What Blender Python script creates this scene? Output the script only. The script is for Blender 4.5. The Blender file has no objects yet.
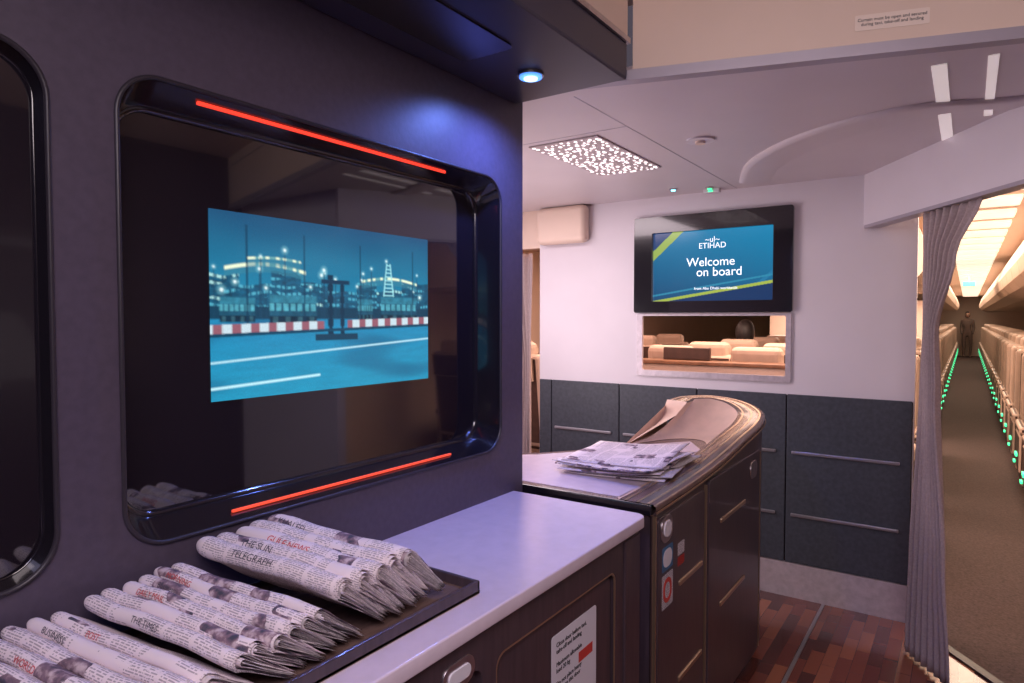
import bpy, bmesh, math, random
from mathutils import Vector, Matrix, noise as mnoise
random.seed(7)
scn=bpy.context.scene
scn.view_settings.view_transform='Standard'
scn.view_settings.look='None'
scn.view_settings.exposure=0.0

# ---------------------------------------------------------------- materials
def mat(name,col,rough=.5,metal=0,emit=None,es=0,noise=0,nscale=20,bump=0,coat=0,spec=.5):
    m=bpy.data.materials.new(name);m.use_nodes=True
    nt=m.node_tree;b=nt.nodes['Principled BSDF']
    c=(*col,1)
    b.inputs['Base Color'].default_value=c
    b.inputs['Roughness'].default_value=rough
    b.inputs['Metallic'].default_value=metal
    b.inputs['Specular IOR Level'].default_value=spec
    if coat: 
        b.inputs['Coat Weight'].default_value=coat;b.inputs['Coat Roughness'].default_value=.05
    if emit:
        b.inputs['Emission Color'].default_value=(*emit,1);b.inputs['Emission Strength'].default_value=es
    if noise or bump:
        tc=nt.nodes.new('ShaderNodeTexCoord')
        n=nt.nodes.new('ShaderNodeTexNoise');n.inputs['Scale'].default_value=nscale;n.inputs['Detail'].default_value=5
        nt.links.new(tc.outputs['Object'],n.inputs['Vector'])
        if noise:
            r=nt.nodes.new('ShaderNodeValToRGB')
            r.color_ramp.elements[0].position=.3;r.color_ramp.elements[1].position=.7
            r.color_ramp.elements[0].color=tuple(max(0,x*(1-noise)) for x in col)+(1,)
            r.color_ramp.elements[1].color=tuple(min(1,x*(1+noise)) for x in col)+(1,)
            nt.links.new(n.outputs['Fac'],r.inputs['Fac']);nt.links.new(r.outputs['Color'],b.inputs['Base Color'])
        if bump:
            bp=nt.nodes.new('ShaderNodeBump');bp.inputs['Strength'].default_value=bump;bp.inputs['Distance'].default_value=.002
            nt.links.new(n.outputs['Fac'],bp.inputs['Height']);nt.links.new(bp.outputs['Normal'],b.inputs['Normal'])
    return m
M={}
M['taupe']=mat('taupe_laminate',(.080,.062,.092),.42,noise=.1,nscale=60,bump=.15)
M['black']=mat('black_gloss',(.012,.010,.014),.14,coat=.8)
M['blackm']=mat('black_satin',(.03,.024,.032),.4)
M['glass']=mat('smoked_glass',(.012,.009,.014),.03,spec=.9,coat=1)
M['soffit']=mat('dark_soffit',(.042,.040,.068),.35)
M['cream']=mat('cream_panel',(.80,.63,.52),.5,noise=.03,nscale=4)
M['white']=mat('white_partition',(.72,.67,.72),.45,noise=.03,nscale=3)
M['ceil']=mat('ceiling_panel',(.66,.59,.62),.45,noise=.03,nscale=3)
M['counter']=mat('counter_white',(.66,.55,.62),.22,noise=.04,nscale=30)
M['wain']=mat('wainscot_dark',(.048,.055,.072),.5,noise=.2,nscale=50,bump=.1)
M['steel']=mat('brushed_steel',(.55,.5,.52),.32,1.0,noise=.15,nscale=30)
M['kick']=mat('kick_plate_metal',(.54,.48,.52),.4,.3,noise=.12,nscale=40)
M['rail']=mat('rail_metal',(.40,.38,.42),.3,.7)
M['strip']=mat('curtain_track',(.42,.38,.44),.35,.2)
M['gold']=mat('champagne_trim',(.50,.36,.25),.3,.8)
M['ivory']=mat('ivory_leather',(.66,.46,.36),.4,noise=.08,nscale=15)
M['curtain']=mat('curtain_fabric',(.40,.32,.32),.85,noise=.12,nscale=120,bump=.2)
M['seatd']=mat('seat_leather_dark',(.075,.040,.032),.5,noise=.15,nscale=20)
M['seatc']=mat('seat_shell_cream',(.58,.43,.34),.45,noise=.05)
M['console']=mat('console_wood',(.22,.10,.05),.3,noise=.3,nscale=12)
M['carpet']=mat('aisle_carpet',(.085,.058,.052),.95,noise=.35,nscale=90,bump=.4)
M['label']=mat('label_white',(.75,.72,.78),.5)
M['placard']=mat('placard_plastic',(.88,.74,.64),.5)
M['red']=mat('label_red',(.6,.05,.04),.5)
M['blue']=mat('label_blue',(.08,.25,.5),.5)
M['ink']=mat('print_ink',(.03,.025,.03),.7)
M['inkgrey']=mat('print_grey',(.07,.06,.09),.8)
M['inkred']=mat('print_red',(.55,.05,.06),.7)
M['led']=mat('red_led',(.8,.1,.05),.4,emit=(1,.045,.025),es=1.1)
M['led2']=mat('red_led_dim',(.6,.1,.05),.4,emit=(1,.08,.035),es=.85)
M['green']=mat('green_led',(.1,.8,.4),.4,emit=(.05,1,.4),es=1.5)
M['cyan']=mat('cyan_led',(.1,.5,.8),.4,emit=(.2,.75,1),es=5)
M['bluelamp']=mat('blue_lamp',(.2,.4,1),.4,emit=(.08,.28,1),es=1.8)
M['bluecore']=mat('blue_lamp_core',(.5,.7,1),.4,emit=(.40,.68,1),es=2.5)
M['warmlamp']=mat('warm_light_panel',(1,.9,.8),.4,emit=(1,.80,.62),es=1.0)
M['dotlamp']=mat('dot_light',(1,.95,1),.4,emit=(1,.92,.92),es=1.8)
M['dotpanel']=mat('dot_panel',(.50,.42,.43),.5)
M['striplamp']=mat('strip_light',(1,.95,1),.4,emit=(1,.88,.82),es=.32)
M['txt']=mat('screen_text',(1,1,1),.5,emit=(.78,.92,1),es=.9)
M['skin']=mat('skin',(.5,.3,.22),.5)
M['hair']=mat('hair_black',(.015,.012,.014),.5)
M['suit']=mat('dark_uniform',(.05,.04,.045),.7)
M['uniform']=mat('brown_uniform',(.13,.085,.07),.7)

def woodmat(name,c1,c2,rough,scale):
    m=mat(name,c1,rough,coat=.2);nt=m.node_tree;b=nt.nodes['Principled BSDF']
    tc=nt.nodes.new('ShaderNodeTexCoord');mp=nt.nodes.new('ShaderNodeMapping')
    mp.inputs['Scale'].default_value=scale
    n=nt.nodes.new('ShaderNodeTexNoise');n.inputs['Scale'].default_value=6;n.inputs['Detail'].default_value=8
    r=nt.nodes.new('ShaderNodeValToRGB');r.color_ramp.elements[0].position=.35;r.color_ramp.elements[1].position=.65
    r.color_ramp.elements[0].color=(*c1,1);r.color_ramp.elements[1].color=(*c2,1)
    nt.links.new(tc.outputs['Object'],mp.inputs['Vector']);nt.links.new(mp.outputs[0],n.inputs['Vector'])
    nt.links.new(n.outputs['Fac'],r.inputs['Fac']);nt.links.new(r.outputs['Color'],b.inputs['Base Color'])
    return m
M['dwood']=woodmat('dark_walnut',(.052,.035,.044),(.074,.049,.060),.34,(14,14,1.2))
M['bwood']=woodmat('brown_veneer',(.13,.08,.07),(.19,.12,.10),.25,(14,2,14))

def floormat():
    m=mat('mosaic_wood_floor',(.2,.08,.06),.22,coat=.3);nt=m.node_tree;b=nt.nodes['Principled BSDF']
    tc=nt.nodes.new('ShaderNodeTexCoord')
    mp=nt.nodes.new('ShaderNodeMapping');mp.inputs['Rotation'].default_value=(0,0,math.radians(90))
    br=nt.nodes.new('ShaderNodeTexBrick')
    br.inputs['Scale'].default_value=1;br.inputs['Brick Width'].default_value=.22;br.inputs['Row Height'].default_value=.055
    br.inputs['Mortar Size'].default_value=.001;br.inputs['Color1'].default_value=(.0,.0,.0,1);br.inputs['Color2'].default_value=(1,1,1,1)
    br.inputs['Mortar'].default_value=(.1,.1,.1,1)
    r=nt.nodes.new('ShaderNodeValToRGB');e=r.color_ramp.elements
    e[0].position=0;e[0].color=(.08,.026,.022,1);e[1].position=1;e[1].color=(.30,.105,.055,1)
    x=e.new(.4);x.color=(.15,.042,.032,1);x=e.new(.7);x.color=(.21,.064,.04,1)
    nt.links.new(tc.outputs['Object'],mp.inputs[0]);nt.links.new(mp.outputs[0],br.inputs['Vector'])
    nt.links.new(br.outputs['Color'],r.inputs['Fac']);nt.links.new(r.outputs['Color'],b.inputs['Base Color'])
    return m
M['floor']=floormat()

def attrmat(name,strength,rough=.15):
    m=bpy.data.materials.new(name);m.use_nodes=True;nt=m.node_tree;b=nt.nodes['Principled BSDF']
    a=nt.nodes.new('ShaderNodeAttribute');a.attribute_name='Col'
    b.inputs['Base Color'].default_value=(.01,.01,.01,1);b.inputs['Roughness'].default_value=rough
    nt.links.new(a.outputs['Color'],b.inputs['Emission Color']);b.inputs['Emission Strength'].default_value=strength
    return m
M['screen']=attrmat('display_image',1.0)
M['screen_bright']=attrmat('display_image_bright',1.1)

def papermat():
    m=bpy.data.materials.new('newsprint');m.use_nodes=True;nt=m.node_tree;b=nt.nodes['Principled BSDF']
    b.inputs['Roughness'].default_value=.85
    N=nt.nodes.new;L=nt.links.new
    uv=N('ShaderNodeUVMap');uv.uv_map='UV'
    sp=N('ShaderNodeSeparateXYZ');L(uv.outputs[0],sp.inputs[0])
    def ma(op,a,bb=None):
        n=N('ShaderNodeMath');n.operation=op
        for i,q in enumerate((a,bb)):
            if q is None: continue
            if isinstance(q,(int,float)): n.inputs[i].default_value=q
            else: L(q,n.inputs[i])
        return n.outputs[0]
    U,V=sp.outputs[0],sp.outputs[1]   # metres
    row=ma('MULTIPLY',V,260);rf=ma('FRACT',row);rl=ma('FLOOR',row)
    line=ma('GREATER_THAN',rf,.5)
    cm=N('ShaderNodeCombineXYZ');L(ma('MULTIPLY',U,240),cm.inputs[0]);L(ma('MULTIPLY',rl,7.3),cm.inputs[1])
    n=N('ShaderNodeTexNoise');n.inputs['Scale'].default_value=1;n.inputs['Detail'].default_value=1;L(cm.outputs[0],n.inputs['Vector'])
    word=ma('GREATER_THAN',n.outputs['Fac'],.45)
    col=ma('GREATER_THAN',ma('FRACT',ma('MULTIPLY',U,17)),.12)
    txt=ma('MULTIPLY',ma('MULTIPLY',line,word),col)
    vo=N('ShaderNodeTexVoronoi');vo.distance='CHEBYCHEV';vo.inputs['Scale'].default_value=18
    L(uv.outputs[0],vo.inputs['Vector'])
    vs=N('ShaderNodeSeparateColor');L(vo.outputs['Color'],vs.inputs[0])
    blk=ma('GREATER_THAN',vs.outputs[0],.84)
    blank=ma('LESS_THAN',vs.outputs[1],.78)
    n2=N('ShaderNodeTexNoise');n2.inputs['Scale'].default_value=60;n2.inputs['Detail'].default_value=4;L(uv.outputs[0],n2.inputs['Vector'])
    r=N('ShaderNodeValToRGB');e=r.color_ramp.elements
    e[0].position=.35;e[0].color=(.06,.06,.09,1);e[1].position=.65;e[1].color=(.58,.47,.50,1);x=e.new(.5);x.color=(.22,.14,.18,1)
    L(n2.outputs['Fac'],r.inputs['Fac'])
    m1=N('ShaderNodeMix');m1.data_type='RGBA';L(ma('MULTIPLY',ma('MULTIPLY',txt,blank),.6),m1.inputs[0])
    m1.inputs[6].default_value=(.78,.68,.71,1);m1.inputs[7].default_value=(.12,.10,.13,1)
    m2=N('ShaderNodeMix');m2.data_type='RGBA';L(blk,m2.inputs[0]);L(m1.outputs[2],m2.inputs[6]);L(r.outputs[0],m2.inputs[7])
    L(m2.outputs[2],b.inputs['Base Color'])
    return m
M['paper']=papermat()
M['page']=mat('newsprint_page',(.52,.46,.47),.9,noise=.3,nscale=150)

# ---------------------------------------------------------------- helpers
def link(ob,parent=None):
    scn.collection.objects.link(ob)
    if parent: ob.parent=parent
    return ob
def grp(name):
    e=bpy.data.objects.new(name,None);e.empty_display_size=.1;link(e);return e
def meshobj(name,verts,faces,m,parent=None,smooth=False):
    me=bpy.data.meshes.new(name);me.from_pydata([tuple(v) for v in verts],[],faces);me.update()
    ms=m if isinstance(m,(list,tuple)) else [m]
    for q in ms: me.materials.append(M[q])
    if smooth:
        for p in me.polygons: p.use_smooth=True
    ob=bpy.data.objects.new(name,me);link(ob,parent);return ob
def fixn(ob):
    bm=bmesh.new();bm.from_mesh(ob.data);bmesh.ops.recalc_face_normals(bm,faces=bm.faces);bm.to_mesh(ob.data);bm.free()
def box(name,x0,x1,y0,y1,z0,z1,m,parent=None,bev=0,seg=2):
    bm=bmesh.new();bmesh.ops.create_cube(bm,size=1)
    for v in bm.verts: v.co=Vector(((x0+x1)/2+v.co.x*(x1-x0),(y0+y1)/2+v.co.y*(y1-y0),(z0+z1)/2+v.co.z*(z1-z0)))
    if bev: bmesh.ops.bevel(bm,geom=bm.edges[:],offset=bev,segments=seg,affect='EDGES',profile=.5)
    me=bpy.data.meshes.new(name);bm.to_mesh(me);bm.free();me.materials.append(M[m])
    ob=bpy.data.objects.new(name,me);link(ob,parent);return ob
def prism(name,pts,z0,z1,m,parent=None):
    n=len(pts);v=[(x,y,z0) for x,y in pts]+[(x,y,z1) for x,y in pts]
    f=[tuple(range(n))[::-1],tuple(range(n,2*n))]+[(i,(i+1)%n,(i+1)%n+n,i+n) for i in range(n)]
    ob=meshobj(name,v,f,m,parent);fixn(ob);return ob
def rrect(a0,a1,b0,b1,r,seg=8):
    P=[]
    for cx,cy,s in ((a1-r,b1-r,0),(a0+r,b1-r,90),(a0+r,b0+r,180),(a1-r,b0+r,270)):
        for i in range(seg+1):
            t=math.radians(s+90*i/seg);P.append((cx+r*math.cos(t),cy+r*math.sin(t)))
    return P
YZ=Matrix(((0,0,1,0),(1,0,0,0),(0,1,0,0),(0,0,0,1)))   # local x->Y, y->Z, z->X
XZ=Matrix(((1,0,0,0),(0,0,-1,0),(0,1,0,0),(0,0,0,1)))  # local x->X, y->Z, z->-Y
def plate(name,outline,holes,thick,mx,m,parent=None,bev=0):
    cu=bpy.data.curves.new(name,'CURVE');cu.dimensions='2D';cu.fill_mode='BOTH';cu.extrude=thick/2
    cu.bevel_depth=bev;cu.bevel_resolution=2
    for pl in [outline]+holes:
        s=cu.splines.new('POLY');s.points.add(len(pl)-1)
        for i,(a,b) in enumerate(pl): s.points[i].co=(a,b,0,1)
        s.use_cyclic_u=True
    tmp=bpy.data.objects.new('tmp',cu);scn.collection.objects.link(tmp)
    dg=bpy.context.evaluated_depsgraph_get()
    me=bpy.data.meshes.new_from_object(tmp.evaluated_get(dg));bpy.data.objects.remove(tmp)
    me.transform(mx);me.materials.clear();me.materials.append(M[m]);me.name=name
    ob=bpy.data.objects.new(name,me);link(ob,parent);return ob
def T(x,y,z): return Matrix.Translation((x,y,z))
def text(name,body,size,m,mx,parent=None,ext=.0004,align='CENTER',shear=0,spacing=1):
    cu=bpy.data.curves.new(name,'FONT');cu.body=body;cu.size=size;cu.extrude=ext;cu.align_x=align;cu.shear=shear;cu.space_line=spacing
    tmp=bpy.data.objects.new('tmp',cu);scn.collection.objects.link(tmp)
    dg=bpy.context.evaluated_depsgraph_get()
    me=bpy.data.meshes.new_from_object(tmp.evaluated_get(dg));bpy.data.objects.remove(tmp)
    me.transform(mx);me.materials.clear();me.materials.append(M[m])
    ob=bpy.data.objects.new(name,me);link(ob,parent);return ob
def loft(name,rings,m,parent=None,closed=True,smooth=True):
    v=[];f=[];n=len(rings[0])
    for r in rings: v+=r
    for k in range(len(rings)-1):
        for i in range(n if closed else n-1):
            j=(i+1)%n;f.append((k*n+i,k*n+j,(k+1)*n+j,(k+1)*n+i))
    return meshobj(name,v,f,m,parent,smooth)
def cyl(name,c,r,h,axis,m,parent=None,seg=32,r2=None):
    bm=bmesh.new();bmesh.ops.create_cone(bm,cap_ends=True,segments=seg,radius1=r,radius2=r if r2 is None else r2,depth=h)
    mx={'z':Matrix.Identity(4),'x':Matrix.Rotation(math.pi/2,4,'Y'),'y':Matrix.Rotation(math.pi/2,4,'X')}[axis]
    bm.transform(T(*c)@mx);me=bpy.data.meshes.new(name);bm.to_mesh(me);bm.free();me.materials.append(M[m])
    ob=bpy.data.objects.new(name,me);link(ob,parent);return ob
def painted(name,nu,nv,posf,colf,parent=None,m='screen'):
    v=[];f=[]
    for j in range(nv+1):
        for i in range(nu+1): v.append(posf(i/nu,j/nv))
    for j in range(nv):
        for i in range(nu): a=j*(nu+1)+i;f.append((a,a+nu+1,a+nu+2,a+1))
    ob=meshobj(name,v,f,m,parent)
    at=ob.data.color_attributes.new('Col','FLOAT_COLOR','POINT');k=0
    for j in range(nv+1):
        for i in range(nu+1):
            at.data[k].color=(*colf(i/nu,j/nv),1);k+=1
    return ob
def smooth(pts,k=6):
    out=[]
    for i in range(len(pts)-1):
        p0=pts[max(i-1,0)];p1=pts[i];p2=pts[i+1];p3=pts[min(i+2,len(pts)-1)]
        for j in range(k):
            t=j/k
            out.append(tuple(.5*((2*b)+(-a+c)*t+(2*a-5*b+4*c-d)*t*t+(-a+3*b-3*c+d)*t**3) for a,b,c,d in zip(p0,p1,p2,p3)))
    out.append(tuple(pts[-1]));return out

# ================================================================ ROOM
WX=-1.18; PY=3.75; CE=32; PX=-.205
meshobj('floor',[(-4.6,-1.2,0),(1.9,-1.2,0),(1.9,CE,0),(-4.6,CE,0)],[(0,1,2,3)],'floor')
prism('aisle_carpet',[(-.20,3.75),(.52,2.83),(1.28,2.83),(1.89,2.83),(1.89,CE-.01),(-4.59,CE-.01),(-4.59,3.81),(-.20,3.81)],0.0005,.006,'carpet')
meshobj('trim_1',*(lambda a,b,w:([ (a[0],a[1],.001),(b[0],b[1],.001),(b[0]+w,b[1]+w,.001),(a[0]+w,a[1]+w,.001),
   (a[0],a[1],.010),(b[0],b[1],.010),(b[0]+w,b[1]+w,.010),(a[0]+w,a[1]+w,.010)],[(4,5,6,7),(0,1,5,4),(2,3,7,6),(1,2,6,5),(3,0,4,7)]))((-.21,3.72),(.51,2.80),.03),'blackm')
box('trim_2',-.60,-.585,1.2,3.73,.0005,.006,'rail')

o1=rrect(.545,1.645,1.10,1.92,.075,10); o2=rrect(-.60,.44,1.09,1.915,.075,10)
plate('wall_left',[(-1.2,0),(1.77,0),(1.77,2.5),(-1.2,2.5)],[o1,o2],.04,T(WX-.02,0,0)@YZ,'taupe')
box('wall_left_end',-2.2,WX-.04,1.71,1.77,0,2.5,'taupe')
box('wall_back',-2.2,1.36,-1.26,-1.2,0,2.5,'soffit')
box('wall_right',1.3,1.36,-1.2,2.5,0,2.5,'dwood')
box('wall_right_jamb',.40,1.3,2.5,2.56,0,2.22,'white')
box('ceiling',-2.2,1.36,-1.26,1.77,2.5,2.54,'cream')
prism('ceiling_fwd',[(-2.2,1.77),(1.36,1.77),(1.36,2.47),(.4,2.2)],2.5,2.54,'cream')
sof=grp('overhead_soffit')
box('lower_body',WX,-.80,-1.2,1.73,2.17,2.27,'soffit',sof,.006)
box('trim_line',WX,-.793,-1.2,1.735,2.27,2.285,'steel',sof)
box('upper_body',WX,-.80,-1.2,1.73,2.285,2.5,'cream',sof)
plate('access_panel',rrect(-1.09,-.93,.75,1.36,.02),[],.006,Matrix(((1,0,0,0),(0,1,0,0),(0,0,1,2.168),(0,0,0,1))),'black',sof)
dl=grp('blue_downlight')
cyl('bezel',(-1.0,1.54,2.167),.036,.008,'z','steel',dl)
cyl('lens',(-1.0,1.54,2.162),.031,.006,'z','bluelamp',dl)
cyl('lens_core',(-1.0,1.54,2.158),.019,.006,'z','bluecore',dl)

# cross beam
A=Vector((-.80,1.765));D=Vector((.955,.297));Nn=Vector((-.297,.955))
def bx(t0,t1,n0,n1): return [tuple(A+D*t+Nn*n) for t,n in ((t0,n0),(t1,n0),(t1,n1),(t0,n1))]
bm_=grp('ceiling_cross_beam')
prism('fascia',bx(0,2.19,0,.05),2.207,2.5,'cream',bm_)
prism('curtain_track',bx(-.45,2.19,-.008,.03),2.178,2.207,'strip',bm_)
prism('upper_groove',bx(0.02,2.19,-.003,0),2.44,2.445,'strip',bm_)
ang=math.atan2(.297,.955)
sc_=A+D*.655
sg=grp('placard_sign')
plate('plate',rrect(-.085,.085,-.020,.020,.004),[],.001,T(*(sc_+Nn*-.001),2.262)@Matrix.Rotation(ang,4,'Z')@XZ,'placard',sg)
text('lettering','Curtain must be open and secured\nduring taxi, take-off and landing',.0112,'ink',T(*(sc_+Nn*-.0025),2.265)@Matrix.Rotation(ang,4,'Z')@XZ,sg,.0002)

# vestibule ceiling
CZ=2.22
vc=grp('ceiling_vestibule')
prism('panel',[(-3.2,1.79),(-.8,1.84),(.36,2.20),(1.36,2.51),(1.36,2.56),(.4,2.56),(-.4,PY+.06),(-3.2,PY+.06)],CZ,CZ+.03,'ceil',vc)
box('seam',-1.068,-1.064,1.9,3.74,CZ-.001,CZ+.005,'strip',vc)
box('seam_b',-3.0,-1.07,2.30,2.304,CZ-.001,CZ+.005,'strip',vc)
cp=[(-1.0,3.55),(-.86,3.16),(-.68,2.90),(-.50,2.74),(-.30,2.64),(-.12,2.62),(.08,2.70),(.3,2.74)]
cs=smooth(cp)
loft('cove_step',[[(x,y,CZ) for x,y in cs],[(x,y-.002,CZ-.010) for x,y in cs],[(x+.02,y+.04,CZ-.013) for x,y in cs],[(x+.10,y+.20,CZ-.001) for x,y in cs]],'ceil',vc,closed=False)
box('light_slot_1',-.10,-.062,2.25,3.3,CZ-.003,CZ+.002,'striplamp',vc)
box('light_slot_2',.033,.058,2.25,2.9,CZ-.003,CZ+.002,'striplamp',vc)
pl=grp('perforated_light_panel')
box('frame',-1.53,-1.21,2.34,3.0,CZ-.006,CZ+.002,'dotpanel',pl,.002)
v=[];f=[]
random.seed(3)
for i in range(11):
    for j in range(20):
        if random.random()<.12: continue
        cx=-1.515+i*.0285+random.uniform(-.008,.008)+.012*(j%2);cy=2.36+j*.0325+random.uniform(-.010,.010);r=random.uniform(.0040,.0100)
        cx=min(max(cx,-1.518),-1.222)
        b=len(v)
        for k in range(10): v.append((cx+r*math.cos(k*.6283),cy+r*1.15*math.sin(k*.6283),CZ-.0075-.00001*len(f)))
        f.append(tuple(range(b,b+10)))
meshobj('dots',v,f,'dotlamp',pl)
sp=grp('ceiling_speaker')
cyl('disc',(-.90,2.64,CZ-.004),.055,.008,'z','white',sp,r2=.055);cyl('hub',(-.90,2.64,CZ-.012),.02,.012,'z','cream',sp)
for i,(x,y) in enumerate([(-1.36,3.55),(-1.18,3.62)]):
    g=grp('reading_spotlight');cyl('ring',(x,y,CZ-.004),.022,.008,'z','steel',g);cyl('lamp',(x,y,CZ-.01),.012,.004,'z','cyan' if i==0 else 'green',g)
g=grp('status_indicator');box('body',-1.23,-1.14,3.66,3.70,CZ-.022,CZ,'white',g,.004);box('lamp',-1.20,-1.175,3.656,3.66,CZ-.018,CZ-.010,'green',g)

# forward partition
plate('wall_forward',[(-2.36,.17),(PX,.17),(PX,CZ),(-2.36,CZ)],[rrect(-1.64,-.785,1.175,1.53,.012,3)],.05,T(0,PY+.025,0)@XZ,'white')
wa=grp('wainscot_panelling')
xs=[-2.355,-2.26,-1.77,-1.28,-.79,PX-.005]
for i in range(5):
    box('panel_%d'%(i+1),xs[i]+.003,xs[i+1]-.003,PY-.014,PY,.19,1.095,'wain',wa,.003)
    if i>0:
        for z in (.785,.45):
            box('rail_%d_%d'%(i,int(z*100)),xs[i]+.03,xs[i+1]-.05,PY-.026,PY-.013,z-.008,z+.008,'rail',wa,.003)
box('backing',-2.355,PX-.005,PY-.006,PY-.001,.19,1.09,'black',wa)
box('baseboard_forward',-2.36,PX,PY-.012,PY+.05,0,.185,'kick')
box('trim_3',-2.34,-1.98,PY-.09,PY,1.98,CZ-.002,'cream',None,.035,5)
tv=grp('welcome_display')
plate('bezel',rrect(-1.668,-.766,1.535,2.10,.012,3),[rrect(-1.555,-.865,1.60,2.005,.006,3)],.026,T(0,PY-.0165,0)@XZ,'black',tv,.001)
def wc(u,w):
    c=[.01,.07+.13*(1-w)+.04*u,.18+.22*(1-w)+.06*u]
    e1=w-(1.04-.26*u)
    if -.055<e1<-.015: return (.40,.50,.08)
    if e1>-.015: return (.01,.04,.13)
    if -.14<e1<-.115: return (.03,.26,.42)
    e2=w-(.34-1.5*u)
    if abs(e2)<.07: return (.33,.46,.10)
    if e2<0: return (.01,.05,.17)
    e3=w-(2.1-1.5*u)
    if abs(e3)<.03: return (.02,.20,.38)
    return c
SX0,SX1,SZ0,SZ1=-1.557,-.863,1.598,2.007
painted('image',220,140,lambda u,w:(SX0+(SX1-SX0)*u,PY-.008,SZ1+(SZ0-SZ1)*w),wc,tv)
text('title','Welcome\n   on board',.070,'txt',T(-1.35,PY-.010,1.80)@XZ,tv,.0002,align='LEFT',spacing=.82)
text('logo','ETIHAD',.045,'txt',T(-1.2,PY-.010,1.90)@XZ,tv,.0002)
text('logo_script','~ul~',.045,'txt',T(-1.2,PY-.010,1.935)@XZ,tv,.0002)
text('subtitle','from Abu Dhabi worldwide',.022,'txt',T(-1.18,PY-.010,1.665)@XZ,tv,.0002)
wf=grp('window_1')
plate('frame',rrect(-1.655,-.772,1.155,1.529,.012,3),[rrect(-1.62,-.80,1.19,1.515,.01,3)],.012,T(0,PY-.007,0)@XZ,'kick',wf)

HA=Vector((-.44,PY));HD=Vector((.53,-.85)).normalized();HN=Vector((.85,.53)).normalized()
def hp(t0,t1,n0,n1): return [tuple(HA+HD*t+HN*n) for t,n in ((t0,n0),(t1,n0),(t1,n1),(t0,n1))]
prism('wall_header',hp(0,1.5,0,.05),1.965,CZ,'white')
hd=grp('curtain_rail');prism('track',hp(0.02,1.48,-.006,.06),1.95,1.965,'strip',hd)

def curtain(name,a,b,ztop,parent,widths,folds=9,amp=.03,m='curtain'):
    nu,nz=110,40;v=[];f=[]
    A2=Vector(a);B2=Vector(b);d=(B2-A2);L=d.length;d.normalize();n=Vector((-d.y,d.x))
    for j in range(nz+1):
        z=.015+(ztop-.015)*j/nz
        for k in range(len(widths)-1):
            if widths[k][0]<=z<=widths[k+1][0]+1e-6:
                w0,w1=widths[k],widths[k+1];t=(z-w0[0])/(w1[0]-w0[0]);t=t*t*(3-2*t)
                s0=w0[1]+(w1[1]-w0[1])*t;s1=w0[2]+(w1[2]-w0[2])*t;break
        for i in range(nu+1):
            u=i/nu;s=s0+(s1-s0)*u
            aa=amp*(.6+.4*math.sin(z*3+u*5))
            p=A2+d*s+n*(aa*math.sin(u*folds*2*math.pi+.4*math.sin(z*4)))
            v.append((p.x,p.y,z))
    for j in range(nz):
        for i in range(nu): q=j*(nu+1)+i;f.append((q,q+1,q+nu+2,q+nu+1))
    ob=meshobj(name,v,f,m,parent,True);md=ob.modifiers.new('t','SOLIDIFY');md.thickness=.003
    return ob
cg=grp('aisle_curtain')
ca=HA+HN*.02
curtain('cloth',tuple(ca),tuple(ca+HD*1.4),1.948,cg,[(0.0,.41,.74),(.5,.44,.69),(1.2,.49,.62),(1.45,.50,.60),(1.75,.49,.72),(1.96,.48,.87)],8,.017)
cg2=grp('aisle_curtain')
curtain('cloth',(-2.48,PY+.1),(-3.0,PY+.1),1.95,cg2,[(0.0,0,.2),(1.2,.02,.10),(1.96,0,.3)],5,.02)

box('wall_vestibule_left',-3.26,-3.2,1.77,PY+.06,0,CZ,'white')
box('wall_forward_left',-4.6,-3.0,PY,PY+.05,0,2.35,'white')
box('wall_header_left',-3.0,-2.36,PY,PY+.05,1.97,2.35,'cream')
box('wall_forward_top',-2.36,-.3,PY+.01,PY+.05,CZ+.03,2.36,'cream')

# ================================================================ DISPLAY UNIT (left wall)
def ring(x,y0,y1,z0,z1,r,seg=10): return [(x,a,b) for a,b in rrect(y0,y1,z0,z1,r,seg)]
def unit(name,y0,y1,z0,z1,dep=1.0):
    g=grp(name)
    X=lambda d: -1.18-d*dep
    k=dep
    loft('liner',[ring(-1.178,y0,y1,z0,z1,.075),ring(X(.01),y0+.004*k,y1-.004*k,z0+.004*k,z1-.004*k,.073),ring(X(.07),y0+.022*k,y1-.02*k,z0+.028*k,z1-.03*k,.066),ring(X(.082),y0+.026*k,y1-.024*k,z0+.032*k,z1-.034*k,.062)],'black',g)
    loft('rim',[ring(-1.178,y0-.006,y1+.006,z0-.006,z1+.006,.08),ring(-1.174,y0-.004,y1+.004,z0-.004,z1+.004,.078),ring(-1.174,y0+.001,y1-.001,z0+.001,z1-.001,.074),ring(-1.18,y0+.002,y1-.002,z0+.002,z1-.002,.074)],'blackm',g)
    plate('glass_panel',rrect(y0+.02*k,y1-.02*k,z0+.025*k,z1-.025*k,.06),[],.006,T(X(.085),0,0)@YZ,'glass',g)
    loft('inner_frame',[ring(X(.070),y0+.022*k,y1-.02*k,z0+.028*k,z1-.03*k,.063),ring(X(.071),y0+.030*k,y1-.028*k,z0+.036*k,z1-.038*k,.060),ring(X(.082),y0+.032*k,y1-.030*k,z0+.038*k,z1-.040*k,.059)],'black',g)
    return g
du=unit('wall_display_unit',.545,1.645,1.10,1.92)
box('led_strip_top',-1.209,-1.203,.70,1.42,1.9035,1.911,'led',du,.001)
box('led_strip_bottom',-1.209,-1.203,.76,1.44,1.111,1.1165,'led2',du,.001)
unit('window_2',-.60,.44,1.09,1.915,.35)

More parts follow.
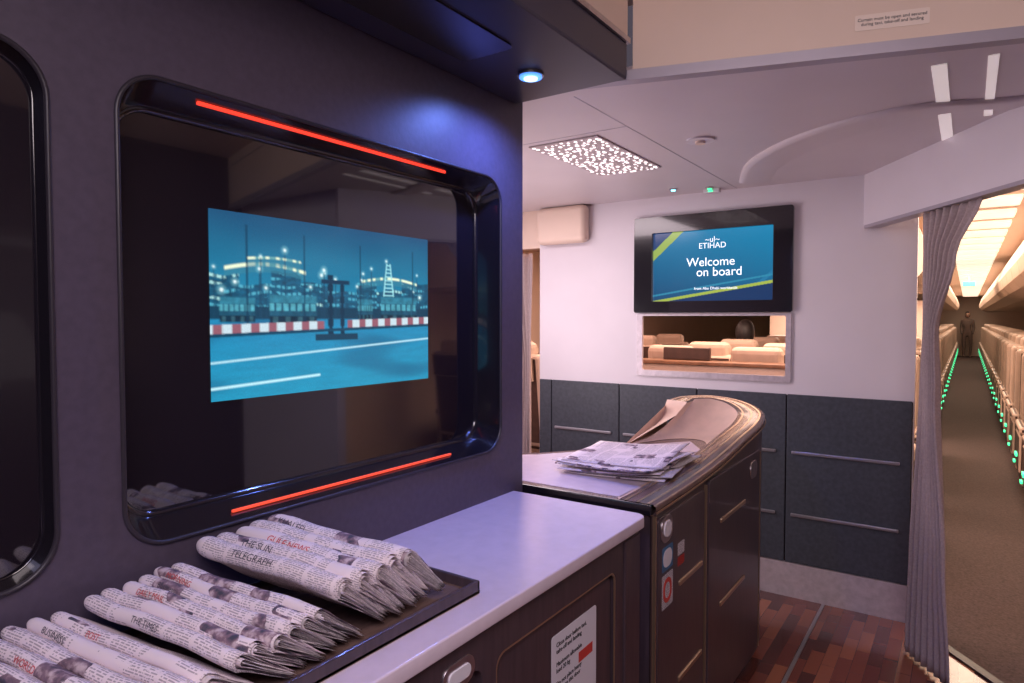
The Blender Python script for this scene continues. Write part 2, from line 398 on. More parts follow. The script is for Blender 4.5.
def h2(a,b):
    x=math.sin(a*127.1+b*311.7)*43758.5453;return x-math.floor(x)
def nz_(a,b,c=0): return mnoise.noise(Vector((a,b,c)))
def sstep(a,b,x):
    t=max(0,min(1,(x-a)/(b-a)));return t*t*(3-2*t)
lamps=[]
_r=random.Random(11)
for _ in range(20): lamps.append((_r.random()*.95,_r.uniform(.16,.42),_r.uniform(.003,.006)))
def mixc(c,d,t): return [a*(1-t)+b*t for a,b in zip(c,d)]
blocks=[(0,.10,.33,1),(.10,.22,.38,2),(.22,.34,.30,3),(.34,.46,.36,4),(.46,.60,.40,5),(.60,.70,.34,6),(.70,.84,.38,7),(.84,1.01,.32,8)]
def apron0(u,w):
    if w<.57:
        n=.5+.5*nz_(u*4,w*7,1)
        c=[.008+.01*n,.06+.17*w/.5+.05*n,.16+.24*w/.5+.06*n]
        for a,b,top,sd in blocks:
            tp=top+.02*nz_(u*12,sd)
            if a<=u<b and w>tp:
                k=.6+.5*h2(sd,2);kk=.5+.5*nz_(u*50,w*60,sd);c=[.010*k,.10*k*(.5+kk),.19*k*(.5+kk)]
                if ((w-tp)*26)%1<.42 and ((u-a)*(38+sd*3))%1<.68 and nz_(u*18,w*22,sd*3)>.02:
                    c=[.08,.40,.55] if h2(sd,int((w-top)*26))>.4 else [.38,.70,.70]
                if w>.50: c=[.006,.05,.10]
    else:
        t=(w-.57)/.43;n=nz_(u*10,w*40,5)*.5+nz_(u*60,w*140,6)*.4
        c=[.016,.24+.05*n+.05*t,.46+.08*n+.02*t]
        c=mixc(c,[.01,.10,.22],sstep(.0,.5,nz_(u*2.2,w*7,8))*.6)
    for a0,a1,yy,hh,th in ((.05,.36,.30,.035,.006),(.13,.34,.24,.012,.004),(.62,.93,.33,.03,.005)):
        if a0<u<a1:
            cv=yy-hh*math.sin((u-a0)/(a1-a0)*math.pi)
            d=abs(w-cv)
            if cv<w<cv+.045: c=mixc(c,[.04,.22,.32],.6)
            if d<th*2.5: c=mixc(c,[.90,1,.70] if h2(int(u*75),1)>.4 else [.15,.4,.42],1-sstep(th*.6,th*2.5,d))
    for lu,lw,lr in lamps:
        if abs(u-lu)<.0018 and lw<w<.56: c=[.01,.06,.12]
        d=math.hypot(u-lu,(w-lw)*.6)
        if d<lr*4: c=mixc(c,[.3,.75,.85],.35*(1-sstep(lr,lr*4,d)))
        if d<lr*1.5: c=mixc(c,[.85,1,1],1-sstep(lr*.5,lr*1.5,d))
    if .20<w<.42:
        hw=.012+.018*abs((w-.20)/.22)
        if abs(u-.765)<hw and (abs(abs(u-.765)-hw)<.006 or abs((w*40)%1-.5)<.15): c=[.35,.75,.8]
    for a,b,q,s in ((.03,.16,.45,.59),(.21,.41,.43,.60),(.60,.68,.44,.58),(.72,.93,.42,.59)):
        if a<u<b and q<w<s:
            e=min(u-a,b-u,(w-q)*.6,(s-w)*.6);lo=(w-q)/(s-q);fx=(u-a)/(b-a);kk=.6+.8*(.5+.5*nz_(u*60,w*40,a))
            cc=[.03,.20,.30] if lo<.28 else ([.012,.09,.16] if lo<.72 else [.004,.03,.06])
            if .30<lo<.55 and (fx*7)%1<.7: cc=[.08,.36,.46]
            if lo>.74 and (abs((fx*4)%1-.5)<.2): cc=[.03,.10,.14]
            c=mixc(c,[x*kk for x in cc],sstep(0,.005,e))
    for px,pw,a,b in ((.355,.0025,.08,.6),(.13,.003,.06,.6),(.615,.0025,.1,.6),(.905,.0025,.1,.55)):
        if abs(u-px)<pw and a<w<b: c=[.004,.04,.09]
    for px,pw,a,b in ((.47,.013,.30,.68),(.525,.010,.34,.68)):
        if abs(u-px)<pw*(1 if (w*14)%1<.6 else .6) and a<w<b: c=[.004,.035,.075]
    if .33<w<.355 and .43<u<.56: c=[.006,.04,.09]
    if .66<w<.70 and .40<u<.60: c=[.006,.05,.10]
    yb=.625-.045*u
    d=abs(w-yb)
    if d<.024 and not .44<u<.55:
        k=(u*15+.4)%1
        c=[.58,.72,.80] if k<.52 else [.30,.11,.15]
    elif .024<=w-yb<.042: c=[.004,.06,.12]
    yl=.80-.09*u;d=abs(w-yl)
    if d<.010: c=mixc(c,[.50,.82,.92],1-sstep(.002,.008,d))
    yl2=.935-.07*u;d=abs(w-yl2)
    if u<.42 and d<.012: c=mixc(c,[.55,.90,.98],1-sstep(.003,.010,d))
    return c
def apron(u,w):
    # soft camera-like image: small neighbourhood average plus sensor grain
    s=[0,0,0]
    for du_,dw_ in ((0,0),(.0035,.002),(-.0035,-.002),(.001,-.004),(-.001,.004)):
        q=apron0(min(1,max(0,u+du_)),min(1,max(0,w+dw_)));s=[a+b*.2 for a,b in zip(s,q)]
    g=1+.12*nz_(u*230,w*140,9)
    return [x*g for x in s]
tvg=grp('tarmac_display')
painted('image',460,272,lambda u,w:(-1.2605,.752+.655*u,1.722-.392*w),apron,tvg,'screen_bright')

# ================================================================ COUNTER
ct=grp('service_counter')
box('carcass',WX,-.76,-.9,1.70,.0,.92,'dwood',ct)
plate('worktop',[(WX,-.92),(-.73,-.92)]+[(-.73-.03+.03*math.cos(a),1.69+.03*math.sin(a)) for a in [i*math.pi/16 for i in range(9)]]+[(WX,1.72)],[],.024,T(0,0,.935),'counter',ct,.004)
plate('front_frame',[(-.9,.04),(1.70,.04),(1.70,.915),(-.9,.915)],[rrect(1.02,1.555,.08,.845,.03,5),rrect(.40,.98,.08,.845,.03,5)],.016,T(-.752,0,0)@YZ,'dwood',ct,.002)
plate('door_edge_1',rrect(1.018,1.557,.078,.847,.032,5),[rrect(1.026,1.549,.086,.839,.028,5)],.004,T(-.745,0,0)@YZ,'gold',ct)
plate('door_1',rrect(1.035,1.54,.095,.83,.025,5),[],.006,T(-.757,0,0)@YZ,'dwood',ct,.002)
box('end_post',-.748,-.736,1.60,1.695,.03,.905,'dwood',ct,.003)
plate('notice_label',rrect(1.245,1.46,.42,.785,.008,4),[],.002,T(-.752,0,0)@YZ,'label',ct)
text('notice_text','Close door before taxi,\ntake-off and landing\n\nMaximum allowable\nload 20 kg\n\nDo not place heavy\nitems on this door\n\nKeep latched\nwhen not in use',.015,'ink',T(-.7505,1.265,.755)@YZ,ct,align='LEFT')
box('notice_block',-.752,-.7505,1.37,1.44,.675,.70,'red',ct)
plate('latch_plate',rrect(.86,.95,.835,.885,.024,6),[],.004,T(-.742,0,0)@YZ,'steel',ct,.001)
plate('latch_button',rrect(.875,.935,.848,.872,.011,6),[],.004,T(-.739,0,0)@YZ,'label',ct,.001)

# ================================================================ CURVED BAR
bar=grp('curved_bar_unit')
rim=smooth([(-.748,1.80,.958),(-.746,2.1,.965),(-.742,2.4,.983),(-.738,2.72,1.02),(-.735,2.95,1.05),(-.77,3.12,1.075),(-.88,3.24,1.10),(-1.03,3.27,1.115),(-1.16,3.20,1.112),(-1.20,3.10,1.10)],7)
n=len(rim)
def nrm(i):
    a=Vector(rim[max(i-1,0)][:2]);b=Vector(rim[min(i+1,n-1)][:2]);d=(b-a).normalized();return Vector((-d.y,d.x))
def off(i,w,dz=0):
    p=rim[i];q=nrm(i);return (p[0]+q.x*w,p[1]+q.y*w,p[2]+dz)
outer=[off(i,0) for i in range(n)]
loft('body',[[(p[0],p[1],.05) for p in outer],[(p[0],p[1],p[2]-.03) for p in outer]],'dwood',bar,False)
prism('toe_kick',[off(i,.02)[:2] for i in range(n)]+[(-1.2,2.6),(-1.55,2.2),(-1.55,1.80)],0,.05,'black',bar)
prism('core',[off(i,.004)[:2] for i in range(n)]+[(-1.2,2.6),(-1.4,2.25),(-1.55,2.15),(-1.55,1.802)],.05,.93,'dwood',bar)
W=.105
loft('rim_top',[[off(i,-.004,-.035) for i in range(n)],[off(i,-.012,-.028) for i in range(n)],[off(i,-.014,-.008) for i in range(n)],[off(i,-.006,0) for i in range(n)],[off(i,W-.006,0) for i in range(n)],[off(i,W,-.006) for i in range(n)]],'bwood',bar,False)
for k,w in enumerate((.006,.040,.078)):
    loft('inlay_%d'%(k+1),[[off(i,w,.0006) for i in range(n)],[off(i,w+.004,.0014) for i in range(n)],[off(i,w+.009,.0006) for i in range(n)]],'gold',bar,False)
loft('edge_trim',[[off(i,-.0145,-.030) for i in range(n)],[off(i,-.017,-.026) for i in range(n)],[off(i,-.0145,-.022) for i in range(n)]],'gold',bar,False)
low=smooth([(-.865,1.82,.9565),(-.865,2.1,.9565),(-.87,2.4,.9565),(-.89,2.68,.9565),(-.93,2.84,.9565),(-.99,2.90,.9565),(-1.06,2.88,.9565),(-1.12,2.80,.9565),(-1.16,2.70,.9565),(-1.20,2.60,.9565)],7)
rings=[]
for t in (0,.2,.4,.6,.8,1):
    rr=[]
    for i in range(n):
        a=Vector(off(i,W,-.004));b=Vector(low[i]);p=a.lerp(b,t);p.z-=(a.z-b.z)*.30*math.sin(t*math.pi);p.z=max(p.z,b.z);rr.append(tuple(p))
    rings.append(rr)
loft('ivory_backrest',rings,'ivory',bar,False)
tip=[off(n-1,w,.001) for w in (-.012,.03,.07,W)]
col_=[r_[-1] for r_ in rings]
loft('ivory_end_cap',[tip,[(p[0]-.004,p[1]-.03,1.06) for p in tip],[(-1.205,3.05,.957),(-1.205,2.95,.957),(-1.205,2.8,.957),low[-1]]],'ivory',bar,False)
meshobj('ivory_cheek',[col_[i] for i in range(6)]+[(-1.21,3.10,.957)],[(0,1,2,3,4,5,6)],'ivory',bar)
loft('back_skin',[[(-1.21,3.10,1.08),(-1.205,2.60,.957),(-1.3,2.4,.957),(-1.42,2.24,.957),(-1.55,2.15,.957)],[(-1.21,3.10,.05),(-1.205,2.60,.05),(-1.3,2.4,.05),(-1.42,2.24,.05),(-1.55,2.15,.05)]],'ivory',bar,False)
prism('bar_top',[(-.757,1.80),(-.757,2.6),(-.77,2.95),(-.9,3.15),(-1.1,3.18),(-1.195,3.05),(-1.195,2.6),(-1.3,2.4),(-1.42,2.24),(-1.55,2.15),(-1.55,1.80)],.93,.955,'bwood',bar)
prism('bar_inset',[(-.86,1.83),(-.88,2.65),(-1.0,2.84),(-1.17,2.62),(-1.27,2.40),(-1.40,2.22),(-1.53,2.12),(-1.53,1.83)],.955,.9565,'counter',bar)
box('front_lip',-1.55,-.745,1.788,1.802,.925,.957,'black',bar,.003)
plate('door_1',rrect(1.83,2.245,.08,.905,.012,4),[],.008,T(-.744,0,0)@YZ,'dwood',bar,.002)
plate('door_2',rrect(2.275,2.95,.08,.93,.012,4),[],.008,T(-.736,0,0)@YZ,'dwood',bar,.002)
for k,(a,b) in enumerate(((1.81,1.818),(2.256,2.264),(2.965,2.971))): box('vertical_trim_%d'%(k+1),-.757,-.738+.004*k,a,b,.06,.92,'gold',bar)
for k,(a,b,z) in enumerate(((2.0,2.22,.66),(2.0,2.22,.35),(2.40,2.72,.76),(2.40,2.72,.45))):
    x=-.738 if k<2 else -.730
    box('handle_%d'%(k+1),x-.006,x+.006,a,b,z-.008,z+.008,'gold',bar,.003)
plate('latch_plate',rrect(1.85,1.94,.825,.905,.036,6),[],.004,T(-.738,0,0)@YZ,'steel',bar,.001)
plate('latch_button',rrect(1.868,1.922,.842,.888,.020,6),[],.004,T(-.735,0,0)@YZ,'label',bar,.001)
plate('sticker_1',rrect(1.86,1.95,.735,.810,.006,3),[],.001,T(-.7385,0,0)@YZ,'blue',bar)
plate('sticker_mark',rrect(1.87,1.94,.745,.80,.026,6),[],.001,T(-.7375,0,0)@YZ,'label',bar)
plate('sticker_2',rrect(1.86,1.95,.62,.725,.006,3),[],.001,T(-.7385,0,0)@YZ,'label',bar)
plate('sticker_ring',rrect(1.872,1.938,.635,.71,.030,6),[rrect(1.884,1.926,.648,.697,.020,6)],.001,T(-.7375,0,0)@YZ,'red',bar)
plate('sticker_3',rrect(1.99,2.05,.715,.745,.004,3),[],.001,T(-.7385,0,0)@YZ,'red',bar)
plate('sticker_4',rrect(1.99,2.05,.75,.79,.004,3),[],.001,T(-.7385,0,0)@YZ,'label',bar)
plate('latch_plate_2',rrect(2.80,2.90,.83,.90,.03,6),[],.004,T(-.730,0,0)@YZ,'steel',bar,.001)

# ================================================================ NEWSPAPERS
def endk(u,r,L):
    q=u*L/(r*1.6)
    return math.sqrt(max(0.0,1-(1-q)**2)) if q<1 else 1.0
def newspaper(x0,x1,yl,yr,zl,zr,a,T0,L,title,seed,col='ink',tsize=.022,name='folded_newspaper'):
    rnd=random.Random(seed);g=grp(name)
    d=Vector((math.cos(a),-math.sin(a)));nn=Vector((math.sin(a),math.cos(a)))
    LEN=x1-x0
    us=[0,.006,.015,.03,.05,.08,.12]+[.12+.88*i/12 for i in range(1,13)]
    R=T0/2
    def tap(q,Lk): return 1-.62*max(0.0,min(1.0,q/Lk))**.7
    def pt(u,s,Lk,k):
        e=max(.04,endk(u,R,LEN));r=R*k
        y0=yl+(yr-yl)*u;z0=zl+(zr-zl)*u+.002*math.sin(u*7+seed)
        fr=1+.25*max(0,(u-.8)/.2)*k
        arc=math.pi*r;B=Vector((y0,z0))
        if s<Lk: q=Lk-s;v=B+d*q+nn*(r*tap(q,Lk)*e*fr)
        elif s<Lk+arc:
            t=(s-Lk)/arc*math.pi;v=B-d*(r*math.sin(t)*e)+nn*(r*math.cos(t)*e)
        else: q=s-Lk-arc;v=B+d*q-nn*(r*tap(q,Lk)*e*fr)
        wob=.0010*math.sin(s*60+seed*3+k*9+u*3)+.0010*math.sin(u*19+seed+s*25)
        return Vector((x0+LEN*u,v.x,v.y+wob))
    def mk(k,lab,m,shrink,dx0,dx1):
        Lk=L*shrink;r=R*k;ns=40;v=[];f=[];uvs=[];nx=len(us)-1
        for u in us:
            for j in range(ns+1):
                w=j/ns
                if w<.25: s=Lk*w/.25
                elif w<.75: s=Lk+math.pi*r*(w-.25)/.5
                else: s=Lk+math.pi*r+Lk*(w-.75)/.25
                p=pt(u,s,Lk,k);p.x+=dx0*(1-u)+dx1*u
                v.append(tuple(p));uvs.append((u*LEN+seed*.37,s+seed*.21+k*.5))
        for i in range(nx):
            for j in range(ns):
                q=i*(ns+1)+j;f.append((q,q+1,q+ns+2,q+ns+1))
        ob=meshobj(lab,v,f,m,g,True)
        ul=ob.data.uv_layers.new(name='UV')
        for lp in ob.data.loops: ul.data[lp.index].uv=uvs[lp.vertex_index]
        md=ob.modifiers.new('t','SOLIDIFY');md.thickness=.0006
    mk(1,'outer_sheet','paper',1,0,0)
    ks=(.82,.64,.48,.32,.18,.06)
    for i,k in enumerate(ks): mk(k,'page_%d'%(i+1),'page' if i%2 else 'paper',rnd.uniform(.88,1.02),.004+.003*i,rnd.uniform(-.006,.010))
    if title:
        cu=bpy.data.curves.new('t','FONT');cu.body=title;cu.size=tsize*1.35;cu.resolution_u=3
        tmp=bpy.data.objects.new('tmp',cu);scn.collection.objects.link(tmp)
        dg=bpy.context.evaluated_depsgraph_get();me=bpy.data.meshes.new_from_object(tmp.evaluated_get(dg));bpy.data.objects.remove(tmp)
        bm=bmesh.new();bm.from_mesh(me);bmesh.ops.triangulate(bm,faces=bm.faces)
        bmesh.ops.subdivide_edges(bm,edges=bm.edges[:],cuts=3,use_grid_fill=True)
        wmax=max(v.co.x for v in bm.verts);sc=min(1.0,LEN*.7/wmax);x00=rnd.uniform(.03,.12)
        for v in bm.verts:
            xx=x00+v.co.x*sc
            s=L+math.pi*R*.62-v.co.y*sc
            p=pt(xx/LEN,s,L,1)
            if s<L: nv=nn
            else:
                t=(s-L)/R;nv=(-d*math.sin(t)+nn*math.cos(t))
            v.co=Vector((p.x,p.y+nv.x*.0012,p.z+nv.y*.0012))
        bm.to_mesh(me);bm.free();me.materials.clear();me.materials.append(M[col])
        link(bpy.data.objects.new('headline',me),g)
    return g
specs=[]
def zz(L,a,t): return .9690+L*math.sin(a)+t*.22
for i,y in enumerate((.205,.236,.267,.298,.329,.360,.391,.422,.453)):
    a=math.radians(28+.5*i);specs.append((y,zz(.088,a,.022),a,.022,.088))
for i,y in enumerate((.497,.526,.555,.584,.613,.641)):
    a=math.radians(33+.8*i);specs.append((y,zz(.105,a,.024),a,.024,.105))
for i,y in enumerate((.690,.727,.764,.801,.838)):
    a=math.radians(41+.5*i);specs.append((y,zz(.128,a,.036)+.006,a,.036,.128))
titles=[None,'SPORT',None,'NATIONAL','NEWS','WORLD',None,'BUSINESS','POST','THE TIMES',None,'DAILY MAIL','Business','MORNING',None,'TELEGRAPH','THE SUN','GULF NEWS',None,'KHALEEJ']
for i,(y,z,a,t,L) in enumerate(specs):
    r=random.Random(i*5+1);dx=r.uniform(-.008,.008)
    newspaper(-1.157+dx,-.83+dx,y-.026,y+.032,z+.018,z-.008,a,t,L,titles[i],i+1,'inkred' if i in (1,3,5,8,11,13,17) else 'inkgrey',.009 if t<.03 else .013)
tray=grp('newspaper_tray')
tx0,tx1,ty0,ty1=-1.172,-.792,.14,1.035
box('base',tx0,tx1,ty0,ty1,.9505,.957,'bwood',tray)
box('front_wall',tx1-.008,tx1,ty0,ty1,.9505,.977,'dwood',tray,.002)
box('far_wall',tx0,tx1,ty1-.008,ty1,.9505,.977,'dwood',tray,.002)
box('near_wall',tx0,tx1,ty0,ty0+.008,.9505,.977,'dwood',tray,.002)
box('rear_wall',tx0,tx0+.006,ty0,ty1,.9505,.970,'dwood',tray,.001)

mg=grp('magazine_stack')
rnd=random.Random(5)
def sheet(name,cx,cy,w,l,rot,z,m,curl=.012,th=.004):
    v=[];f=[];nu,nv=12,12;uv=[]
    c,s=math.cos(rot),math.sin(rot)
    for j in range(nv+1):
        for i in range(nu+1):
            a=(i/nu-.5)*w;b=(j/nv-.5)*l
            zz_=z+curl*((i/nu)**3)*abs(math.sin(j/nv*2.2+z*50))+.002*math.sin(j*.8+z*300)
            v.append((cx+a*c-b*s,cy+a*s+b*c,zz_));uv.append((a+cx+z*9,b+cy))
    for j in range(nv):
        for i in range(nu): q=j*(nu+1)+i;f.append((q,q+1,q+nu+2,q+nu+1))
    ob=meshobj(name,v,f,m,mg,True);ul=ob.data.uv_layers.new(name='UV')
    for lp in ob.data.loops: ul.data[lp.index].uv=uv[lp.vertex_index]
    md=ob.modifiers.new('t','SOLIDIFY');md.thickness=th;md.offset=1
for i in range(7):
    sheet('newspaper_%d'%(i+1),-1.01+rnd.uniform(-.02,.02),2.20+rnd.uniform(-.03,.03),.36,.38,rnd.uniform(-.25,.2),.960+.0065*i,'page' if i in(1,3) else 'paper',.008+.003*i)
sheet('dark_cover',-.93,2.12,.12,.2,-.25,.985,'ink',.012,.002)

# ================================================================ CABIN
box('ceiling_cabin',-4.6,1.9,PY+.05,CE,2.36,2.40,'cream')
box('wall_cabin_left',-4.66,-4.6,PY,CE,0,2.4,'cream')
box('wall_cabin_right',1.9,1.96,2.56,CE,0,2.4,'cream')
box('wall_cabin_end',-4.6,1.9,CE,CE+.06,0,2.4,'cream')
box('wall_cabin_near',1.3,1.96,2.5,2.56,0,2.4,'cream')
box('wall_light_catch',-2.25,-.36,9.55,9.6,0.006,1.72,'cream')  # added cream panel, catches light as a bright backdrop behind the window
prism('ceiling_cabin_near',[(-.35,3.82),(.42,2.56),(1.9,2.56),(1.9,3.80),(-.35,3.80)],2.36,2.40,'cream')
lp=grp('ceiling_light_ribs')
for i in range(38):
    y=3.6+i*.72
    box('rib_%d'%(i+1),-.16,.30,y,y+.40,2.335,2.358,'warmlamp',lp,.004)
def binrow(name,prof,y0,y1):
    g=grp(name);k=0;y=y0
    while y<y1:
        v0=[(x,y,z) for x,z in prof];v1=[(x,y+1.03,z) for x,z in prof];nn=len(prof)
        ob=meshobj('door_%d'%(k+1),v0+v1,[tuple(range(nn)),tuple(range(nn,2*nn))[::-1]]+[(i,(i+1)%nn,(i+1)%nn+nn,i+nn) for i in range(nn)],'cream',g)
        fixn(ob);y+=1.05;k+=1
binrow('overhead_bins',[(.42,1.80),(.36,1.88),(.34,2.0),(.40,2.2),(.5,2.355),(1.89,2.355),(1.89,1.75),(.6,1.74)],4.0,30)
binrow('overhead_bins',[(-.34,1.80),(-.28,1.88),(-.26,2.0),(-.32,2.2),(-.42,2.355),(-2.1,2.355),(-2.24,2.2),(-2.3,2.0),(-2.28,1.88),(-2.2,1.80)],6.0,30)
ex=grp('exit_sign');box('housing',-.10,.12,16,16.04,2.13,2.24,'label',ex);box('face',-.09,.11,15.99,16.0,2.14,2.23,'green',ex);box('bracket',0,.02,16.01,16.03,2.24,2.335,'steel',ex)
cn=grp('seat_console')
box('body',-2.0,-.50,4.30,4.42,.006,1.19,'seatc',cn,.02);box('top',-2.02,-.48,4.28,4.44,1.19,1.215,'console',cn,.006)
box('monitor_1',-1.75,-1.42,4.40,4.43,1.215,1.30,'seatd',cn,.006);box('monitor_2',-.95,-.62,4.40,4.43,1.215,1.27,'seatd',cn,.006)

def seatmesh(name,dark):
    bm=bmesh.new()
    def add(x0,x1,y0,y1,z0,z1,mi,bev=.02,tilt=0):
        r=bmesh.ops.create_cube(bm,size=1);vs=r['verts']
        for v in vs:
            v.co=Vector(((x0+x1)/2+v.co.x*(x1-x0),(y0+y1)/2+v.co.y*(y1-y0),(z0+z1)/2+v.co.z*(z1-z0)))
            v.co.y-=tilt*(v.co.z-z0)
        es=list({e for v in vs for e in v.link_edges});fs=list({f for v in vs for f in v.link_faces})
        for f_ in fs: f_.material_index=mi
        bmesh.ops.bevel(bm,geom=es,offset=bev,segments=3,affect='EDGES',profile=.5)
    k=1 if dark else 0
    add(-.25,.25,-.02,.46,.34,.47,1,.04)
    add(-.25,.25,-.14,-.02,.42,1.20,1,.04,.12)
    add(-.24,.24,-.155,-.135,.80,1.16,k,.008,.12)
    add(-.21,.21,-.05,.03,.47,1.10,k,.03,.12)
    add(-.17,.17,-.20,-.07,1.06 if dark else 1.02,1.30,0,.045,.12)
    add(-.30,-.245,-.12,.40,.60,.66,k,.02)
    add(.245,.30,-.12,.40,.60,.66,k,.02)
    add(-.295,-.25,-.10,.38,.30,.59,1,.015)
    add(.25,.295,-.10,.38,.30,.59,1,.015)
    add(-.22,.22,0,.40,.0,.36,1,.02)
    add(-.20,.20,-.255,-.225,.98,1.18,1,.008,.12)
    me=bpy.data.meshes.new(name);bm.to_mesh(me);bm.free()
    for q in ('seatc','seatd'): me.materials.append(M[q])
    return me
SM=seatmesh('passenger_seat',False);SMD=seatmesh('passenger_seat_dark',True)
gl=bpy.data.meshes.new('aisle_light')
bmx=bmesh.new();bmesh.ops.create_cube(bmx,size=1)
for v_ in bmx.verts: v_.co=Vector((v_.co.x*.014,v_.co.y*.12,v_.co.z*.024))
bmx.to_mesh(gl);bmx.free();gl.materials.append(M['green'])
def seat(x,y,side,dark=False):
    g=grp('passenger_seat');g.location=(x,y,.006)
    o=bpy.data.objects.new('seat_body',SMD if dark else SM);link(o,g)
    if side:
        l=bpy.data.objects.new('aisle_light',gl);link(l,g);l.location=(side*.303,.1,.42)
        l=bpy.data.objects.new('aisle_light_low',gl);link(l,g);l.location=(side*.303,.3,.33);l.scale=(1,.6,.8)
for k in range(28):
    y=4.75+k*.86
    seat(.64,y,-1,True)
    if k<10: seat(1.24,y,0,True)
    if k!=5: seat(-.56,y,1,k>0)
    if k<5:
        for x in (-1.16,-1.76): seat(x,y,0)
    if k<5: seat(-3.1,y,0);seat(-3.7,y,0)

# people -----------------------------------------------------------
def person(name,joints,edges,radii,root,mats,head,facing=(0,-1)):
    g=grp(name)
    me=bpy.data.meshes.new('body');me.from_pydata(joints,edges,[]);me.materials.append(M[mats])
    ob=bpy.data.objects.new('body',me);link(ob,g)
    ob.modifiers.new('skin','SKIN')
    for i,r in enumerate(radii):
        me.skin_vertices[0].data[i].radius=(r if isinstance(r,tuple) else (r,r))
    me.skin_vertices[0].data[root].use_root=True
    ob.modifiers.new('sub','SUBSURF').levels=2;ob.modifiers['sub'].render_levels=2
    bm=bmesh.new();bmesh.ops.create_uvsphere(bm,u_segments=24,v_segments=18,radius=1)
    fx,fy=facing
    for v in bm.verts:
        c=v.co.copy();w=1-.22*max(0,-c.z)
        c.x*=.078*w;c.y*=.098*w;c.z*=.118
        if c.y<-.07 and abs(c.x)<.014 and -.04<c.z<.015: c.y-=.02
        v.co=c
    rot=Matrix.Rotation(math.atan2(fx,-fy),4,'Z')
    bm.transform(T(*head)@rot);me=bpy.data.meshes.new('head');bm.to_mesh(me);bm.free();me.materials.append(M['skin'])
    for p in me.polygons:p.use_smooth=True
    link(bpy.data.objects.new('head',me),g)
    bm=bmesh.new();bmesh.ops.create_uvsphere(bm,u_segments=24,v_segments=18,radius=1)
    dl_=[v for v in bm.verts if v.co.y<-.15 and v.co.z<.45]
    bmesh.ops.delete(bm,geom=dl_,context='VERTS')
    for v in bm.verts: v.co=Vector((v.co.x*.09,v.co.y*.108+.006,v.co.z*.128+.006))
    bm.transform(T(*head)@rot);me=bpy.data.meshes.new('hair');bm.to_mesh(me);bm.free();me.materials.append(M['hair'])
    for p in me.polygons:p.use_smooth=True
    link(bpy.data.objects.new('hair',me),g)
    for sx in(-1,1):
        p=rot@Vector((sx*.03,-.092,.005));cyl('eye',(head[0]+p.x,head[1]+p.y,head[2]+p.z),.009,.01,'y','ink',g,10)
        p=rot@Vector((sx*.08,0,-.005));box('ear',head[0]+p.x-.008,head[0]+p.x+.008,head[1]+p.y-.015,head[1]+p.y+.015,head[2]-.035,head[2]+.02,'skin',g,.006)
    p=rot@Vector((0,-.088,-.055));box('mouth',head[0]+p.x-.02,head[0]+p.x+.02,head[1]+p.y-.004,head[1]+p.y+.004,head[2]-.058,head[2]-.05,'red',g,.002)
    return g
X,Y=.0,30.6
J=[(X,Y,.95),(X,Y,1.2),(X,Y,1.42),(X,Y-.01,1.52),(X-.17,Y,1.40),(X-.20,Y-.02,1.12),(X-.17,Y-.12,.90),(X+.17,Y,1.40),(X+.20,Y-.02,1.12),(X+.17,Y-.12,.90),
   (X-.10,Y,.88),(X-.11,Y-.02,.50),(X-.10,Y,.09),(X-.10,Y-.15,.05),(X+.10,Y,.88),(X+.11,Y+.02,.50),(X+.10,Y+.04,.09),(X+.10,Y-.11,.05)]
E=[(0,1),(1,2),(2,3),(2,4),(4,5),(5,6),(2,7),(7,8),(8,9),(0,10),(10,11),(11,12),(12,13),(0,14),(14,15),(15,16),(16,17)]
Rr=[(.15,.1),(.13,.1),(.15,.1),.05,.06,.045,.035,.06,.045,.035,.09,.06,.04,.035,.09,.06,.04,.035]
person('cabin_attendant',J,E,Rr,0,'uniform',(X,Y-.01,1.64))
X,Y=-1.76,6.50
J=[(X,Y+.06,.57),(X,Y+.03,.85),(X,Y+.02,1.12),(X,Y+.01,1.25),(X-.19,Y+.03,1.14),(X-.25,Y+.08,.87),(X-.2,Y+.26,.74),(X+.19,Y+.03,1.14),(X+.25,Y+.08,.87),(X+.2,Y+.26,.74),
   (X-.1,Y+.12,.56),(X-.11,Y+.48,.56),(X-.11,Y+.50,.12),(X+.1,Y+.12,.56),(X+.11,Y+.48,.56),(X+.11,Y+.50,.12)]
E=[(0,1),(1,2),(2,3),(2,4),(4,5),(5,6),(2,7),(7,8),(8,9),(0,10),(10,11),(11,12),(0,13),(13,14),(14,15)]
Rr=[(.15,.11),(.14,.1),(.15,.1),.06,.07,.05,.035,.07,.05,.035,.085,.06,.045,.085,.06,.045]
person('seated_passenger',J,E,Rr,0,'suit',(X,Y+.01,1.36),(0,1))

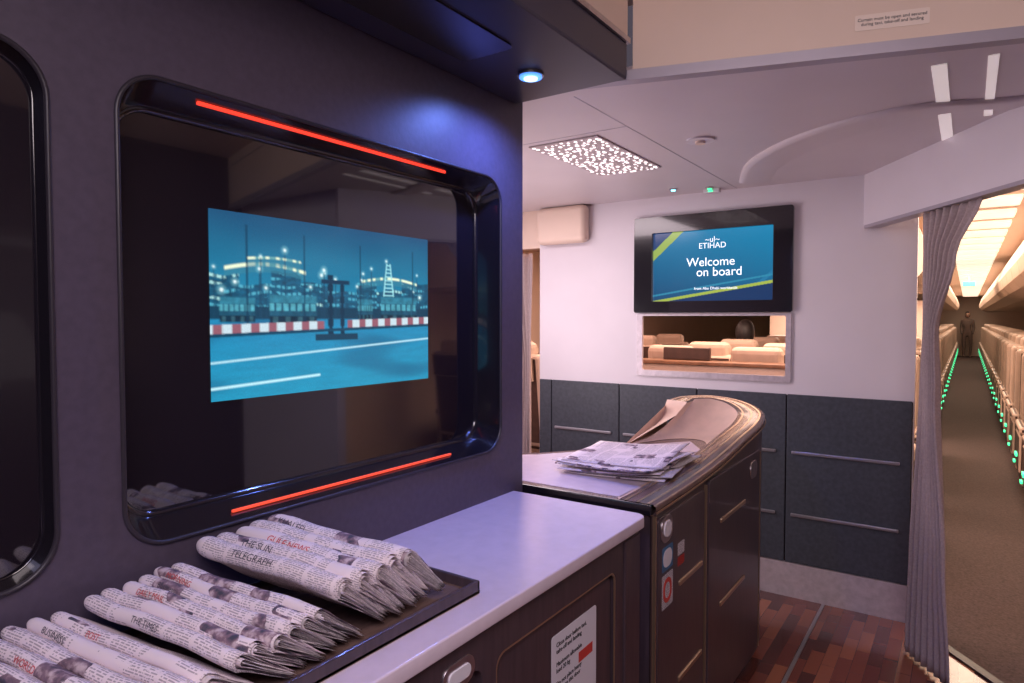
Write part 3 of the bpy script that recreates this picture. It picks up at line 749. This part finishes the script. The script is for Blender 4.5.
# ================================================================ LIGHTS
def area(name,loc,rot,sx,sy,p,col):
    l=bpy.data.lights.new(name,'AREA');l.shape='RECTANGLE';l.size=sx;l.size_y=sy;l.energy=p;l.color=col
    o=bpy.data.objects.new(name,l);o.location=loc;o.rotation_euler=[math.radians(a) for a in rot];link(o);return o
area('near_beam_fill',(.30,.05,2.36),(34,0,0),1.2,1.1,38,(1,.84,.88))  # added fill light out of view, tilted to brighten the cross beam
area('ceiling_lamp_back',(.2,-.8,2.48),(0,0,0),1.2,.6,12,(.65,.62,1))
area('galley_fill',(-2.35,2.55,CZ-.005),(0,0,0),1.1,1.0,24,(1,.82,.88))  # added fill hidden behind the left wall, lifts the vestibule light
o=area('ceiling_wash_fill',(-2.5,2.35,1.25),(0,0,0),.8,.8,17,(1,.84,.88));o.rotation_euler=Vector((.75,.28,.62)).to_track_quat('-Z','Y').to_euler()  # added unseen upward fill that brightens the vestibule ceiling, no fixture here
area('cabin_lamp_fwd',(.07,4.9,2.33),(0,0,0),.4,2.4,24,(1,.74,.58))
area('cabin_lamp_mid',(.07,9,2.33),(0,0,0),.4,5,50,(1,.76,.58))
area('cabin_lamp_aft',(.07,17,2.33),(0,0,0),.4,8,70,(1,.76,.58))
area('cabin_lamp_end',(.07,26,2.33),(0,0,0),.4,8,60,(1,.76,.58))
area('cabin_lamp_centre',(-1.2,4.9,2.34),(0,0,0),1.8,1.6,75,(1,.68,.54))
area('light_catch_fill',(-1.3,8.8,1.78),(0,0,0),1.6,.8,45,(1,.70,.56))  # added fill without a fixture, brightens the cream panel behind the seats
area('cabin_lamp_left',(-3.2,5.4,2.34),(0,0,0),1.0,3,50,(1,.62,.50))
l=bpy.data.lights.new('blue_spot','SPOT');l.energy=38;l.color=(.16,.26,1);l.spot_size=math.radians(160);l.spot_blend=.8;l.shadow_soft_size=.03
o=bpy.data.objects.new('blue_spot',l);o.location=(-1.0,1.54,2.15);link(o)
w=bpy.data.worlds.new('world');scn.world=w;w.use_nodes=True
w.node_tree.nodes['Background'].inputs[0].default_value=(.5,.42,.55,1);w.node_tree.nodes['Background'].inputs[1].default_value=.15

cam=bpy.data.cameras.new('camera');cam.sensor_width=36;cam.lens=36*660/1024;cam.clip_start=.02
co=bpy.data.objects.new('camera',cam);co.location=(0,0,1.5);co.rotation_euler=(math.radians(88),0,math.radians(34.6));link(co)
scn.camera=co
